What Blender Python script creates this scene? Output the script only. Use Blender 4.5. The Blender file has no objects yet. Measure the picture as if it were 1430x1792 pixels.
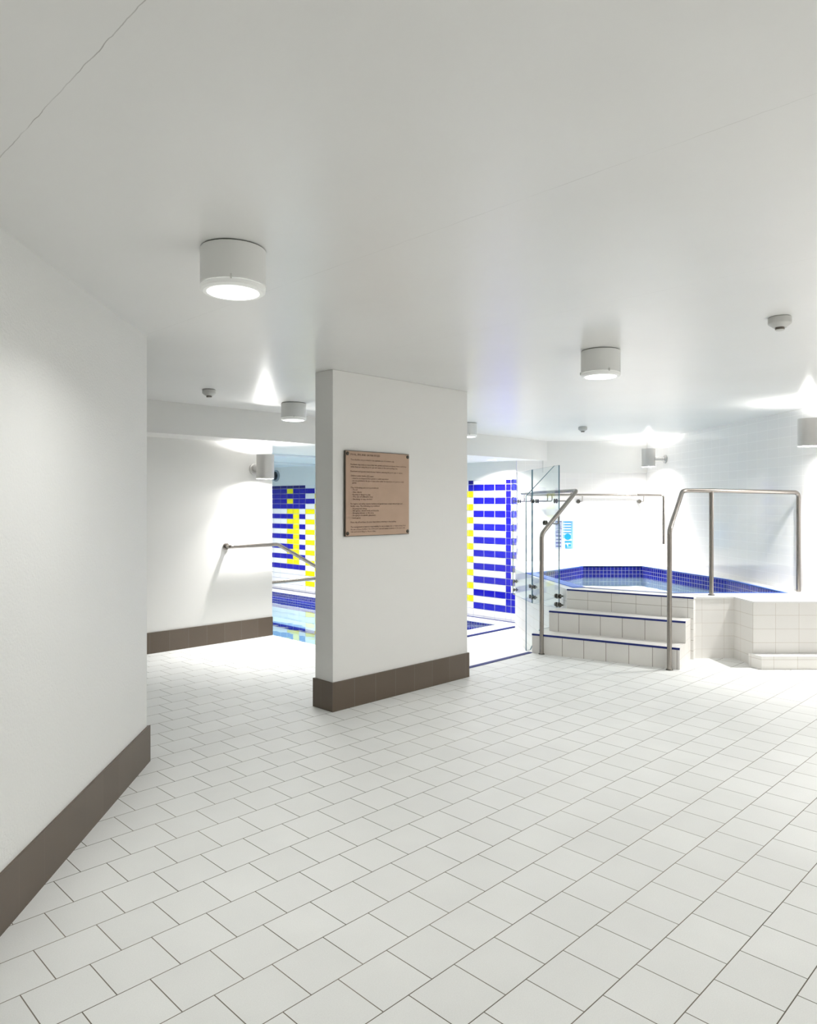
import bpy, bmesh, math, random
from mathutils import Vector, Matrix
random.seed(7)
S = bpy.context.scene
C = S.collection
R2 = math.sqrt(2)

# ------------------------------------------------------------------ camera, world, exposure
CAM_H = 1.433
cd = bpy.data.cameras.new('camera')
cd.sensor_fit = 'HORIZONTAL'; cd.sensor_width = 36.0
cd.lens = 36.0 * 1275 / 1430
cd.shift_y = -(896 - 880) / 1430
cd.clip_start = 0.05
cam = bpy.data.objects.new('camera', cd); C.objects.link(cam)
cam.location = (0, 0, CAM_H); cam.rotation_euler = (math.radians(90), 0, 0)
S.camera = cam
S.view_settings.view_transform = 'Standard'
S.view_settings.look = 'None'
S.view_settings.gamma = 1.0
S.view_settings.use_curve_mapping = False
S.view_settings.exposure = -0.48
W = bpy.data.worlds.new('world'); S.world = W; W.use_nodes = True
W.node_tree.nodes['Background'].inputs[0].default_value = (1, 1, 1, 1)
W.node_tree.nodes['Background'].inputs[1].default_value = 0.3
S.cycles.max_bounces = 14; S.cycles.diffuse_bounces = 8; S.cycles.glossy_bounces = 5
S.cycles.transparent_max_bounces = 16
S.cycles.sample_clamp_indirect = 6.0

CEILING_LAMP_W = 10.5       # round surface lamps
WALL_UP_W = 60.0            # wall lamps, beam up / beam down
WALL_DOWN_W = 330.0
POOL_W = 92.0               # recessed downlights over the lower pool
LAMP_COL = (1.0, 0.995, 0.975)
WALL_COL = (1.0, 0.98, 0.955)
POOL_COL = (1.0, 0.96, 0.92)

ZC = 2.35                   # ceiling height
DECK = -0.36                # lower pool deck
PLAT = 0.565                # spa platform

def AB(a, b):               # building grid (45 degrees to the view) -> world
    return ((a - b) / R2, (a + b) / R2)

# ------------------------------------------------------------------ materials
def mat(name, col, rough=0.5, metal=0.0, **kw):
    m = bpy.data.materials.new(name); m.use_nodes = True
    b = m.node_tree.nodes['Principled BSDF']
    b.inputs['Base Color'].default_value = (*col, 1)
    b.inputs['Roughness'].default_value = rough
    b.inputs['Metallic'].default_value = metal
    if 'coat' in kw: b.inputs['Coat Weight'].default_value = kw['coat']
    if 'spec' in kw: b.inputs['Specular IOR Level'].default_value = kw['spec']
    if 'emit' in kw:
        b.inputs['Emission Color'].default_value = (*kw['emit'][:3], 1)
        b.inputs['Emission Strength'].default_value = kw['emit'][3]
    return m
def nodes(m): return m.node_tree.nodes, m.node_tree.links, m.node_tree.nodes['Principled BSDF']

def bump_noise(m, scale, strength, dist=0.002, detail=4, vec=None):
    N, L, B = nodes(m)
    n = N.new('ShaderNodeTexNoise'); n.inputs['Scale'].default_value = scale; n.inputs['Detail'].default_value = detail
    tc = N.new('ShaderNodeTexCoord')
    L.new(tc.outputs['Object'], n.inputs['Vector'])
    bp = N.new('ShaderNodeBump'); bp.inputs['Strength'].default_value = strength; bp.inputs['Distance'].default_value = dist
    L.new(n.outputs['Fac'], bp.inputs['Height'])
    L.new(bp.outputs['Normal'], B.inputs['Normal'])
    return n, bp

def mottled(m, col, amount=0.03, scale=1.5):
    N, L, B = nodes(m)
    n = N.new('ShaderNodeTexNoise'); n.inputs['Scale'].default_value = scale; n.inputs['Detail'].default_value = 5
    tc = N.new('ShaderNodeTexCoord'); L.new(tc.outputs['Object'], n.inputs['Vector'])
    mx = N.new('ShaderNodeMix'); mx.data_type = 'RGBA'
    mx.inputs['A'].default_value = (*[c * (1 - amount) for c in col], 1)
    mx.inputs['B'].default_value = (*[min(1, c * (1 + amount)) for c in col], 1)
    L.new(n.outputs['Fac'], mx.inputs['Factor'])
    L.new(mx.outputs['Result'], B.inputs['Base Color'])
    return mx

def tile(name, w, h, offset, half_grout, c1, c2, cg, rough=0.35, shift=(0, 0), speck=0.0, smooth=0.15, wob=0.0, bump=0.3, coat=0.0, grout_var=None):
    """procedural tiles laid in metres on the UV map"""
    m = mat(name, c1, rough); N, L, B = nodes(m)
    uv = N.new('ShaderNodeUVMap'); uv.uv_map = 'UVMap'
    mp = N.new('ShaderNodeMapping'); mp.inputs['Location'].default_value = (shift[0], shift[1], 0)
    L.new(uv.outputs[0], mp.inputs['Vector'])
    br = N.new('ShaderNodeTexBrick')
    br.offset = offset; br.offset_frequency = 2; br.squash = 1.0
    br.inputs['Scale'].default_value = 1.0
    br.inputs['Mortar Size'].default_value = half_grout
    br.inputs['Mortar Smooth'].default_value = smooth
    br.inputs['Bias'].default_value = 0.0
    br.inputs['Brick Width'].default_value = w; br.inputs['Row Height'].default_value = h
    br.inputs['Color1'].default_value = (*c1, 1); br.inputs['Color2'].default_value = (*c2, 1); br.inputs['Mortar'].default_value = (*cg, 1)
    L.new(mp.outputs[0], br.inputs['Vector'])
    col = br.outputs['Color']
    if grout_var:
        n0 = N.new('ShaderNodeTexNoise'); n0.inputs['Scale'].default_value = 1.1; n0.inputs['Detail'].default_value = 3
        L.new(mp.outputs[0], n0.inputs['Vector'])
        mr = N.new('ShaderNodeMapRange'); mr.inputs[1].default_value = 0.4; mr.inputs[2].default_value = 0.62
        L.new(n0.outputs['Fac'], mr.inputs[0])
        g = N.new('ShaderNodeMix'); g.data_type = 'RGBA'
        g.inputs['A'].default_value = (*cg, 1); g.inputs['B'].default_value = (*grout_var, 1)
        L.new(mr.outputs[0], g.inputs['Factor']); L.new(g.outputs['Result'], br.inputs['Mortar'])
    if speck:
        n = N.new('ShaderNodeTexNoise'); n.inputs['Scale'].default_value = 260; n.inputs['Detail'].default_value = 2
        L.new(mp.outputs[0], n.inputs['Vector'])
        n2 = N.new('ShaderNodeTexNoise'); n2.inputs['Scale'].default_value = 3.0; n2.inputs['Detail'].default_value = 6
        L.new(mp.outputs[0], n2.inputs['Vector'])
        ad = N.new('ShaderNodeMath'); ad.operation = 'ADD'; L.new(n.outputs['Fac'], ad.inputs[0]); L.new(n2.outputs['Fac'], ad.inputs[1])
        mr = N.new('ShaderNodeMapRange'); mr.inputs[1].default_value = 0.6; mr.inputs[2].default_value = 1.4
        mr.inputs[3].default_value = 1 - speck; mr.inputs[4].default_value = 1 + speck * 0.6
        L.new(ad.outputs[0], mr.inputs[0])
        vm = N.new('ShaderNodeVectorMath'); vm.operation = 'SCALE'
        L.new(col, vm.inputs[0]); L.new(mr.outputs[0], vm.inputs['Scale']); col = vm.outputs[0]
    L.new(col, B.inputs['Base Color'])
    if coat: B.inputs['Coat Weight'].default_value = coat
    bp = N.new('ShaderNodeBump'); bp.inputs['Strength'].default_value = bump; bp.inputs['Distance'].default_value = 0.002; bp.invert = True
    L.new(br.outputs['Fac'], bp.inputs['Height'])
    last = bp
    if wob:
        n = N.new('ShaderNodeTexNoise'); n.inputs['Scale'].default_value = 7; n.inputs['Detail'].default_value = 1
        L.new(mp.outputs[0], n.inputs['Vector'])
        b2 = N.new('ShaderNodeBump'); b2.inputs['Strength'].default_value = wob; b2.inputs['Distance'].default_value = 0.01
        L.new(n.outputs['Fac'], b2.inputs['Height']); L.new(bp.outputs['Normal'], b2.inputs['Normal']); last = b2
    L.new(last.outputs['Normal'], B.inputs['Normal'])
    # grout is duller than the glaze
    mr = N.new('ShaderNodeMapRange'); mr.inputs[3].default_value = rough; mr.inputs[4].default_value = 0.8
    L.new(br.outputs['Fac'], mr.inputs[0]); L.new(mr.outputs[0], B.inputs['Roughness'])
    return m

PAINT = (0.76, 0.755, 0.735)
M_paint = mat('wall_paint', PAINT, 0.55); mottled(M_paint, PAINT, 0.015); bump_noise(M_paint, 160, 0.25, 0.002)
M_paint_rough = mat('orange_peel_paint', PAINT, 0.5); mottled(M_paint_rough, (0.75, 0.755, 0.74), 0.02); bump_noise(M_paint_rough, 95, 0.6, 0.004)

# ceiling: satin paint, board joints every 1.2 m, trowel marks
M_ceil = mat('ceiling_paint', (0.74, 0.735, 0.72), 0.30)
N, L, B = nodes(M_ceil)
B.inputs['Specular IOR Level'].default_value = 0.42
uv = N.new('ShaderNodeUVMap'); uv.uv_map = 'UVMap'
sep = N.new('ShaderNodeSeparateXYZ')
wn = N.new('ShaderNodeTexNoise'); wn.inputs['Scale'].default_value = 14; wn.inputs['Detail'].default_value = 3
L.new(uv.outputs[0], wn.inputs['Vector'])
L.new(uv.outputs[0], sep.inputs[0])
def mth(op, a, b=None):
    n = N.new('ShaderNodeMath'); n.operation = op
    for i, v in enumerate((a, b)):
        if v is None: continue
        if isinstance(v, (int, float)): n.inputs[i].default_value = v
        else: L.new(v, n.inputs[i])
    return n.outputs[0]
wig = mth('MULTIPLY', mth('SUBTRACT', wn.outputs['Fac'], 0.5), 0.012)
ax = mth('ADD', mth('ADD', sep.outputs['X'], 12.6), wig)         # joints at a = 0.6 + 1.2 k
d = mth('ABSOLUTE', mth('SUBTRACT', mth('MODULO', ax, 1.2), 0.6))
d = mth('SUBTRACT', 0.6, d)
wn2 = N.new('ShaderNodeTexNoise'); wn2.inputs['Scale'].default_value = 5; wn2.inputs['Detail'].default_value = 4
L.new(uv.outputs[0], wn2.inputs['Vector'])
near = N.new('ShaderNodeMapRange'); near.inputs[1].default_value = 0.9; near.inputs[2].default_value = 1.5
near.inputs[3].default_value = 0.0017; near.inputs[4].default_value = 0.0009
L.new(sep.outputs['X'], near.inputs[0])
line = N.new('ShaderNodeMapRange'); line.inputs[3].default_value = 1; line.inputs[4].default_value = 0
line.inputs[1].default_value = 0.0
L.new(d, line.inputs[0]); L.new(near.outputs[0], line.inputs[2])
st = N.new('ShaderNodeMapRange'); st.inputs[1].default_value = 0.35; st.inputs[2].default_value = 0.6; st.inputs[3].default_value = 0.15; st.inputs[4].default_value = 0.85
L.new(wn2.outputs['Fac'], st.inputs[0])
far = N.new('ShaderNodeMapRange'); far.inputs[1].default_value = 0.9; far.inputs[2].default_value = 4.5; far.inputs[3].default_value = 1.0; far.inputs[4].default_value = 0.15
L.new(sep.outputs['X'], far.inputs[0])
fac = mth('MULTIPLY', mth('MULTIPLY', line.outputs[0], st.outputs[0]), far.outputs[0])
mot = N.new('ShaderNodeTexNoise'); mot.inputs['Scale'].default_value = 1.4; mot.inputs['Detail'].default_value = 3; mot.inputs['Roughness'].default_value = 0.5
L.new(uv.outputs[0], mot.inputs['Vector'])
base = N.new('ShaderNodeMix'); base.data_type = 'RGBA'
base.inputs['A'].default_value = (0.705, 0.70, 0.685, 1); base.inputs['B'].default_value = (0.765, 0.765, 0.755, 1)
L.new(mot.outputs['Fac'], base.inputs['Factor'])
mx = N.new('ShaderNodeMix'); mx.data_type = 'RGBA'
L.new(fac, mx.inputs['Factor']); L.new(base.outputs['Result'], mx.inputs['A']); mx.inputs['B'].default_value = (0.16, 0.15, 0.13, 1)
L.new(mx.outputs['Result'], B.inputs['Base Color'])
tn = N.new('ShaderNodeTexNoise'); tn.inputs['Scale'].default_value = 3.0; tn.inputs['Detail'].default_value = 2.0; tn.inputs['Distortion'].default_value = 0.0
L.new(uv.outputs[0], tn.inputs['Vector'])
b1 = N.new('ShaderNodeBump'); b1.inputs['Strength'].default_value = 0.22; b1.inputs['Distance'].default_value = 0.01
L.new(tn.outputs['Fac'], b1.inputs['Height'])
L.new(b1.outputs['Normal'], B.inputs['Normal'])

M_floor = tile('floor_tiles', 0.2, 0.2, 0.5, 0.0018, (0.825, 0.835, 0.82), (0.79, 0.80, 0.785), (0.11, 0.10, 0.075), 0.55,
               shift=(10.0, 9.9), speck=0.07, bump=0.5, grout_var=(0.26, 0.23, 0.19))
M_deck = tile('deck_tiles', 0.2, 0.2, 0.5, 0.002, (0.78, 0.79, 0.79), (0.76, 0.77, 0.77), (0.55, 0.56, 0.56), 0.35, shift=(10, 10), speck=0.03)
M_skirt = tile('skirting_tiles', 0.2, 3.0, 0.0, 0.0013, (0.098, 0.072, 0.050), (0.112, 0.085, 0.062), (0.20, 0.17, 0.145), 0.38,
               shift=(0, 1.0), speck=0.06, bump=0.4)
M_riser = tile('step_tiles', 0.205, 3.0, 0.0, 0.0022, (0.74, 0.725, 0.695), (0.69, 0.675, 0.65), (0.17, 0.14, 0.11), 0.4,
               shift=(0.11, 1.5), speck=0.10, bump=0.5)
M_plat = tile('platform_tiles', 0.205, 0.12, 0.0, 0.0013, (0.80, 0.785, 0.755), (0.77, 0.755, 0.73), (0.50, 0.44, 0.37), 0.35,
              shift=(0.1, 0.035), speck=0.05, grout_var=(0.66, 0.62, 0.57))
M_front = tile('platform_front_tiles', 0.235, 0.098, 0.0, 0.0018, (0.78, 0.765, 0.735), (0.74, 0.73, 0.705), (0.22, 0.19, 0.15), 0.38,
               shift=(0.02, 0.02), speck=0.08, grout_var=(0.42, 0.38, 0.33))
M_spa_wall = tile('spa_wall_tiles', 0.2, 0.1, 0.0, 0.0012, (0.85, 0.835, 0.82), (0.835, 0.82, 0.81), (0.93, 0.92, 0.91), 0.10,
                  shift=(0.05, 0.0), wob=0.10, bump=0.25, smooth=0.3)
M_mosaic = tile('blue_mosaic', 0.05, 0.048, 0.0, 0.0022, (0.006, 0.008, 0.25), (0.012, 0.018, 0.36), (0.50, 0.48, 0.55), 0.15,
                shift=(0, 0.02), smooth=0.1)
M_coping = tile('coping_tiles', 0.3, 3.0, 0.0, 0.001, (0.80, 0.80, 0.79), (0.79, 0.79, 0.78), (0.6, 0.6, 0.6), 0.3, shift=(0, 1.5))
M_rim = mat('blue_bullnose', (0.08, 0.20, 0.70), 0.4, spec=0.3)
M_nosing = mat('navy_nosing', (0.018, 0.028, 0.15), 0.6, spec=0.2)
M_pool_in = tile('pool_lining', 0.2, 0.1, 0.0, 0.0015, (0.46, 0.62, 0.70), (0.44, 0.60, 0.69), (0.52, 0.66, 0.74), 0.4)
M_spa_in = tile('spa_lining', 0.1, 0.1, 0.0, 0.0015, (0.70, 0.76, 0.76), (0.68, 0.74, 0.75), (0.6, 0.66, 0.67), 0.4)
M_spa_deep = tile('spa_deep_lining', 0.1, 0.1, 0.0, 0.0015, (0.38, 0.55, 0.59), (0.36, 0.53, 0.57), (0.45, 0.6, 0.64), 0.4)
M_tw = mat('white_glazed_tile', (0.80, 0.80, 0.81), 0.08)
M_tb = mat('blue_glazed_tile', (0.006, 0.004, 0.36), 0.10)
M_tn = mat('dark_blue_glazed_tile', (0.006, 0.004, 0.15), 0.10)
M_ty = mat('yellow_glazed_tile', (0.90, 0.80, 0.0), 0.08)
M_grout = mat('pale_grout', (0.62, 0.62, 0.74), 0.6)
M_steel = mat('brushed_steel', (0.31, 0.285, 0.26), 0.25, 1.0)
bump_noise(M_steel, 400, 0.06, 0.0005)
M_dark_steel = mat('dark_steel', (0.13, 0.125, 0.11), 0.35, 0.9)
M_lampbody = mat('grey_lamp_enamel', (0.72, 0.725, 0.71), 0.35)
M_lamptrim = mat('lamp_rim_plastic', (0.78, 0.79, 0.77), 0.35, emit=(1, 1, 0.97, 0.12))
M_lens = mat('lit_lens', (0.9, 0.9, 0.88), 0.4, emit=(*LAMP_COL, 5.0))
M_wlens = mat('lit_wall_lens', (0.9, 0.9, 0.88), 0.4, emit=(*WALL_COL, 6.0))
M_gasket = mat('black_gasket', (0.05, 0.05, 0.04), 0.6)
M_sconce = mat('satin_aluminium', (0.52, 0.515, 0.50), 0.36, 0.55)
M_plastic = mat('detector_plastic', (0.55, 0.55, 0.53), 0.4)
M_dplastic = mat('detector_sensor', (0.14, 0.12, 0.10), 0.35)
M_plaque = mat('bronze_plaque', (0.36, 0.255, 0.18), 0.38, 0.25)
mottled(M_plaque, (0.42, 0.295, 0.215), 0.09, 9)
M_letter = mat('engraved_dark_ink', (0.085, 0.045, 0.028), 0.6)
M_plaque_edge = mat('plaque_dark_edge', (0.07, 0.06, 0.045), 0.4, 0.4)
M_sign_w = mat('sign_white', (0.75, 0.82, 0.85), 0.3)
M_sign_c = mat('sign_cyan', (0.005, 0.27, 0.72), 0.3)
M_sign_l = mat('sign_pale_blue', (0.24, 0.48, 0.74), 0.3)
M_sign_n = mat('sign_navy', (0.07, 0.08, 0.26), 0.3)
M_sign_g = mat('sign_grey', (0.42, 0.46, 0.55), 0.3)
M_spk = mat('speaker_black', (0.03, 0.035, 0.045), 0.45)
M_spk2 = mat('speaker_grey', (0.25, 0.28, 0.31), 0.35)
M_duct = mat('pale_blue_duct', (0.76, 0.785, 0.80), 0.45)
M_chip = mat('chip_dark', (0.10, 0.09, 0.08), 0.8)

# glass: clear faces, sea-green edges
def clear(name, tint, ior, rough=0.0, gloss=(1, 1, 1)):
    m = bpy.data.materials.new(name); m.use_nodes = True
    nt = m.node_tree; nt.nodes.clear()
    o = nt.nodes.new('ShaderNodeOutputMaterial'); mi = nt.nodes.new('ShaderNodeMixShader')
    fr = nt.nodes.new('ShaderNodeLayerWeight'); fr.inputs[0].default_value = 0.5
    f0 = ((ior - 1) / (ior + 1)) ** 2; top = 0.45 if name == 'clear_glass' else 1.0
    pw = nt.nodes.new('ShaderNodeMath'); pw.operation = 'POWER'; pw.inputs[1].default_value = 5.0
    ml = nt.nodes.new('ShaderNodeMath'); ml.operation = 'MULTIPLY_ADD'; ml.inputs[1].default_value = top - f0; ml.inputs[2].default_value = f0
    nt.links.new(fr.outputs['Facing'], pw.inputs[0]); nt.links.new(pw.outputs[0], ml.inputs[0])
    t = nt.nodes.new('ShaderNodeBsdfTransparent'); t.inputs[0].default_value = (*tint, 1)
    g = nt.nodes.new('ShaderNodeBsdfGlossy'); g.inputs['Color'].default_value = (*gloss, 1); g.inputs['Roughness'].default_value = rough
    nt.links.new(ml.outputs[0], mi.inputs[0]); nt.links.new(t.outputs[0], mi.inputs[1]); nt.links.new(g.outputs[0], mi.inputs[2])
    nt.links.new(mi.outputs[0], o.inputs[0])
    return m, nt, fr, g
M_glass, *_ = clear('clear_glass', (0.965, 0.985, 0.985), 1.22)
M_gedge = mat('glass_edge', (0.06, 0.17, 0.22), 0.15)
M_water, nt, fr, g = clear('pool_water', (0.86, 0.965, 0.98), 1.30, 0.02)
nz = nt.nodes.new('ShaderNodeTexNoise'); nz.inputs['Scale'].default_value = 2.2; nz.inputs['Detail'].default_value = 2
tc = nt.nodes.new('ShaderNodeTexCoord'); nt.links.new(tc.outputs['Object'], nz.inputs['Vector'])
bp = nt.nodes.new('ShaderNodeBump'); bp.inputs['Strength'].default_value = 0.10; bp.inputs['Distance'].default_value = 0.02
nt.links.new(nz.outputs['Fac'], bp.inputs['Height'])
nt.links.new(bp.outputs['Normal'], fr.inputs['Normal']); nt.links.new(bp.outputs['Normal'], g.inputs['Normal'])

# ------------------------------------------------------------------ mesh helpers
class MB:
    def __init__(s): s.v = []; s.f = []; s.uv = []; s.mi = []; s.sm = []
    def face(s, pts, uvs=None, m=0, smooth=False):
        i = len(s.v); s.v += [tuple(p) for p in pts]; s.f.append(tuple(range(i, i + len(pts))))
        if uvs is None: uvs = [(0, 0)] * len(pts)
        s.uv.append(uvs); s.mi.append(m); s.sm.append(smooth)
        return s
    def wallq(s, p, q, z0, z1, m=0, u0=0.0):
        """vertical quad p->q (plan points); the outside is on the right of p->q"""
        l = math.dist(p, q)
        s.face([(*p, z0), (*q, z0), (*q, z1), (*p, z1)], [(u0, z0), (u0 + l, z0), (u0 + l, z1), (u0, z1)], m)
        return s
    def prism(s, poly, z0, z1, ms=0, mt=0, mb=None, u0=0.0):
        """poly counter-clockwise seen from above; sides uv=(run,z), caps uv=(a,b)"""
        n = len(poly); u = u0
        for i in range(n):
            p, q = poly[i], poly[(i + 1) % n]
            m = ms[i] if isinstance(ms, (list, tuple)) else ms
            s.wallq(p, q, z0, z1, m, u); u += math.dist(p, q)
        ab = [((x + y) / R2, (y - x) / R2) for x, y in poly]
        s.face([(x, y, z1) for x, y in poly], ab, mt)
        s.face([(x, y, z0) for x, y in reversed(poly)], ab[::-1], mt if mb is None else mb)
        return s
    def box(s, c, size, rz=0.0, m=0):
        cx, cy, cz = c; sx, sy, sz = [k / 2 for k in size]
        co, si = math.cos(rz), math.sin(rz)
        P = [(cx + x * co - y * si, cy + x * si + y * co) for x, y in ((-sx, -sy), (sx, -sy), (sx, sy), (-sx, sy))]
        return s.prism(P, cz - sz, cz + sz, m, m)
    def lathe(s, prof, c=(0, 0, 0), n=48, mats=None, axis=(0, 0, 1)):
        """profile of (radius, height) from bottom to top, turned about axis through c"""
        q = Vector((0, 0, 1)).rotation_difference(Vector(axis).normalized())
        c = Vector(c)
        def P(r, h, k):
            t = 2 * math.pi * k / n
            return c + q @ Vector((r * math.cos(t), r * math.sin(t), h))
        for j in range(len(prof) - 1):
            (r0, h0), (r1, h1) = prof[j], prof[j + 1]
            m = mats[j] if mats else 0
            for k in range(n):
                if r0 < 1e-6: s.face([P(0, h0, 0), P(r1, h1, k + 1), P(r1, h1, k)][::-1] if False else [P(0, h0, 0), P(r1, h1, k), P(r1, h1, k + 1)][::-1], m=m, smooth=True)
                elif r1 < 1e-6: s.face([P(r0, h0, k), P(r0, h0, k + 1), P(0, h1, 0)], m=m, smooth=True)
                else: s.face([P(r0, h0, k), P(r0, h0, k + 1), P(r1, h1, k + 1), P(r1, h1, k)], m=m, smooth=True)
        return s
    def build(s, name, mats, parent=None, bevel=0.0, weld=True, **props):
        me = bpy.data.meshes.new(name); me.from_pydata(s.v, [], s.f)
        ul = me.uv_layers.new(name='UVMap')
        i = 0
        for f in s.uv:
            for u in f: ul.data[i].uv = u; i += 1
        for m in (mats if isinstance(mats, (list, tuple)) else [mats]): me.materials.append(m)
        for p, m, sm in zip(me.polygons, s.mi, s.sm): p.material_index = m; p.use_smooth = sm
        if weld:
            bm = bmesh.new(); bm.from_mesh(me); bmesh.ops.remove_doubles(bm, verts=bm.verts, dist=1e-5)
            bm.to_mesh(me); bm.free()
        o = bpy.data.objects.new(name, me); C.objects.link(o)
        if any(s.sm):
            try: me.set_sharp_from_angle(angle=math.radians(35))
            except Exception: pass
        if parent: o.parent = parent
        if bevel:
            b = o.modifiers.new('bevel', 'BEVEL'); b.width = bevel; b.segments = 2; b.limit_method = 'ANGLE'; b.angle_limit = math.radians(40)
        for k, v in props.items(): o[k] = v
        return o

def thing(name, label, cat, group=None, loc=(0, 0, 0)):
    o = bpy.data.objects.new(name, None); C.objects.link(o); o.location = loc; o.empty_display_size = 0.1
    o['label'] = label; o['category'] = cat
    if group: o['group'] = group
    return o
def tag(o, label, cat, group=None):
    o['label'] = label; o['category'] = cat
    if group: o['group'] = group
    return o
def struct(o): o['kind'] = 'structure'; return o

def rounded(pts, r, n=7):
    """round the inner corners of a 3-D polyline"""
    pts = [Vector(p) for p in pts]; out = [pts[0]]
    for i in range(1, len(pts) - 1):
        p, a, b = pts[i], (pts[i - 1] - pts[i]), (pts[i + 1] - pts[i])
        rr = min(r, a.length * .45, b.length * .45); a.normalize(); b.normalize()
        s, e = p + a * rr, p + b * rr
        for k in range(n + 1):
            t = k / n; out.append(s * (1 - t) ** 2 + p * 2 * t * (1 - t) + e * t * t)
    out.append(pts[-1]); return out
def tube(pts, r, n=20, mb=None, rnd=0.0):
    mb = mb or MB()
    pts = rounded(pts, rnd) if rnd else [Vector(p) for p in pts]
    T = []
    for i in range(len(pts)):
        a = pts[max(i - 1, 0)]; b = pts[min(i + 1, len(pts) - 1)]; T.append((b - a).normalized())
    up = Vector((0, 0, 1)) if abs(T[0].z) < 0.9 else Vector((1, 0, 0))
    nrm = (up - T[0] * up.dot(T[0])).normalized(); rings = []
    for i, p in enumerate(pts):
        if i:
            q = T[i - 1].rotation_difference(T[i]); nrm = (q @ nrm); nrm = (nrm - T[i] * nrm.dot(T[i])).normalized()
        bi = T[i].cross(nrm)
        rings.append([p + (nrm * math.cos(2 * math.pi * k / n) + bi * math.sin(2 * math.pi * k / n)) * r for k in range(n)])
    for i in range(len(rings) - 1):
        for k in range(n):
            mb.face([rings[i][k], rings[i][(k + 1) % n], rings[i + 1][(k + 1) % n], rings[i + 1][k]], smooth=True)
    mb.face(rings[0][::-1]); mb.face(rings[-1])
    return mb

def area(name, loc, size, power, col, parent=None, down=True):
    l = bpy.data.lights.new(name, 'AREA'); l.shape = 'DISK'; l.size = size; l.energy = power; l.color = col
    o = bpy.data.objects.new(name, l); C.objects.link(o); o.location = loc
    l.spread = math.radians(150)
    if not down: o.rotation_euler = (math.pi, 0, 0)
    if parent: o.parent = parent
    return o
def spot(name, loc, power, col, angle, up, parent=None, blend=0.25, radius=0.03):
    l = bpy.data.lights.new(name, 'SPOT'); l.energy = power; l.color = col; l.spot_size = math.radians(angle)
    l.spot_blend = blend; l.shadow_soft_size = radius
    o = bpy.data.objects.new(name, l); C.objects.link(o); o.location = loc
    if up: o.rotation_euler = (math.pi, 0, 0)
    if parent: o.parent = parent
    return o

# ------------------------------------------------------------------ setting: floors
PX = lambda y: 3.87 - 0.08 * (y - 6.8)            # the right-hand tiled wall runs 4.6 degrees off the view axis
f = MB()
# floor slab, counter-clockwise: main room, corridor tongue, edge over the lower deck
f.prism([(-6.5, -2.6), (5.2, -2.6), (5.2, 8.0), AB(9.6, 4.11), AB(4.54, 4.11), AB(4.54, 6.66), AB(-2.5, 6.66)], -0.18, 0.0, 1, 0)
struct(f.build('floor', [M_floor, M_coping]))
# lower deck around the pool
PA0, PA1, PB0, PB1 = 5.3, 8.47, 6.63, 15.2          # water rectangle in grid coordinates
def rect(a0, a1, b0, b1): return [AB(a0, b0), AB(a1, b0), AB(a1, b1), AB(a0, b1)]
CW = 0.27
dk = MB()
for r in ((3.2, 9.9, 4.11, PB0 - CW), (3.2, PA0 - CW, PB0 - CW, PB1 + CW), (PA1 + CW, 9.9, PB0 - CW, PB1 + CW), (3.2, 9.9, PB1 + CW, 16.2)):
    dk.prism(rect(*r), DECK - 0.2, DECK, 0, 0)
struct(dk.build('floor_pool_deck', M_deck))
# nosing along the edge of the upper floor
n_ = MB().prism(rect(4.60, 5.76, 4.085, 4.130), -0.05, 0.005, 0, 0)
struct(n_.build('trim_1', M_nosing))

# swimming pool (basin with coping, lining and submerged bench)
def frame(mb, a0, a1, b0, b1, w, z0, z1, m=0):
    for r in ((a0 - w, a1 + w, b0 - w, b0), (a0 - w, a1 + w, b1, b1 + w), (a0 - w, a0, b0, b1), (a1, a1 + w, b0, b1)):
        mb.prism(rect(*r), z0, z1, m, m)
pool = thing('swimming_pool', 'sunken swimming pool with white coping and blue waterline, below the blue and yellow tiled wall', 'swimming pool', loc=(0, 0, 0))
m_ = MB(); frame(m_, PA0, PA1, PB0, PB1, CW, DECK - 0.08, DECK + 0.012); m_.build('coping', M_coping, pool)
m_ = MB(); frame(m_, PA0 - CW, PA1 + CW, PB0 - CW, PB1 + CW, 0.045, DECK - 0.03, DECK + 0.016); m_.build('coping_edge_strip', M_nosing, pool)
def basin(mb, a0, a1, b0, b1, z0, z1, m=0):      # inward facing walls
    P = rect(a0, a1, b0, b1)
    u = 0
    for i in range(4):
        mb.wallq(P[(i + 1) % 4], P[i], z0, z1, m, u); u += math.dist(P[i], P[(i + 1) % 4])
m_ = MB(); basin(m_, PA0, PA1, PB0, PB1, -0.66, DECK - 0.0); m_.build('waterline_mosaic', M_mosaic, pool)
m_ = MB(); basin(m_, PA0, PA1, PB0, PB1, -1.55, -0.66)
m_.face([(*p, -1.55) for p in rect(PA0, PA1, PB0, PB1)], [(a, b) for a, b in ((PA0, PB0), (PA1, PB0), (PA1, PB1), (PA0, PB1))])
m_.build('basin', M_pool_in, pool)
m_ = MB(); m_.prism(rect(7.95, PA1, PB0, PB1), -1.55, -0.86); m_.build('submerged_bench', M_pool_in, pool)
m_ = MB(); m_.prism(rect(7.93, 8.02, PB0, PB1), -0.90, -0.852); m_.build('bench_nosing', M_nosing, pool)
m_ = MB(); P = rect(PA0, PA1, PB0, PB1); m_.face([(*p, -0.475) for p in P]); m_.build('water', M_water, pool, label='still pale blue pool water')

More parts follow.
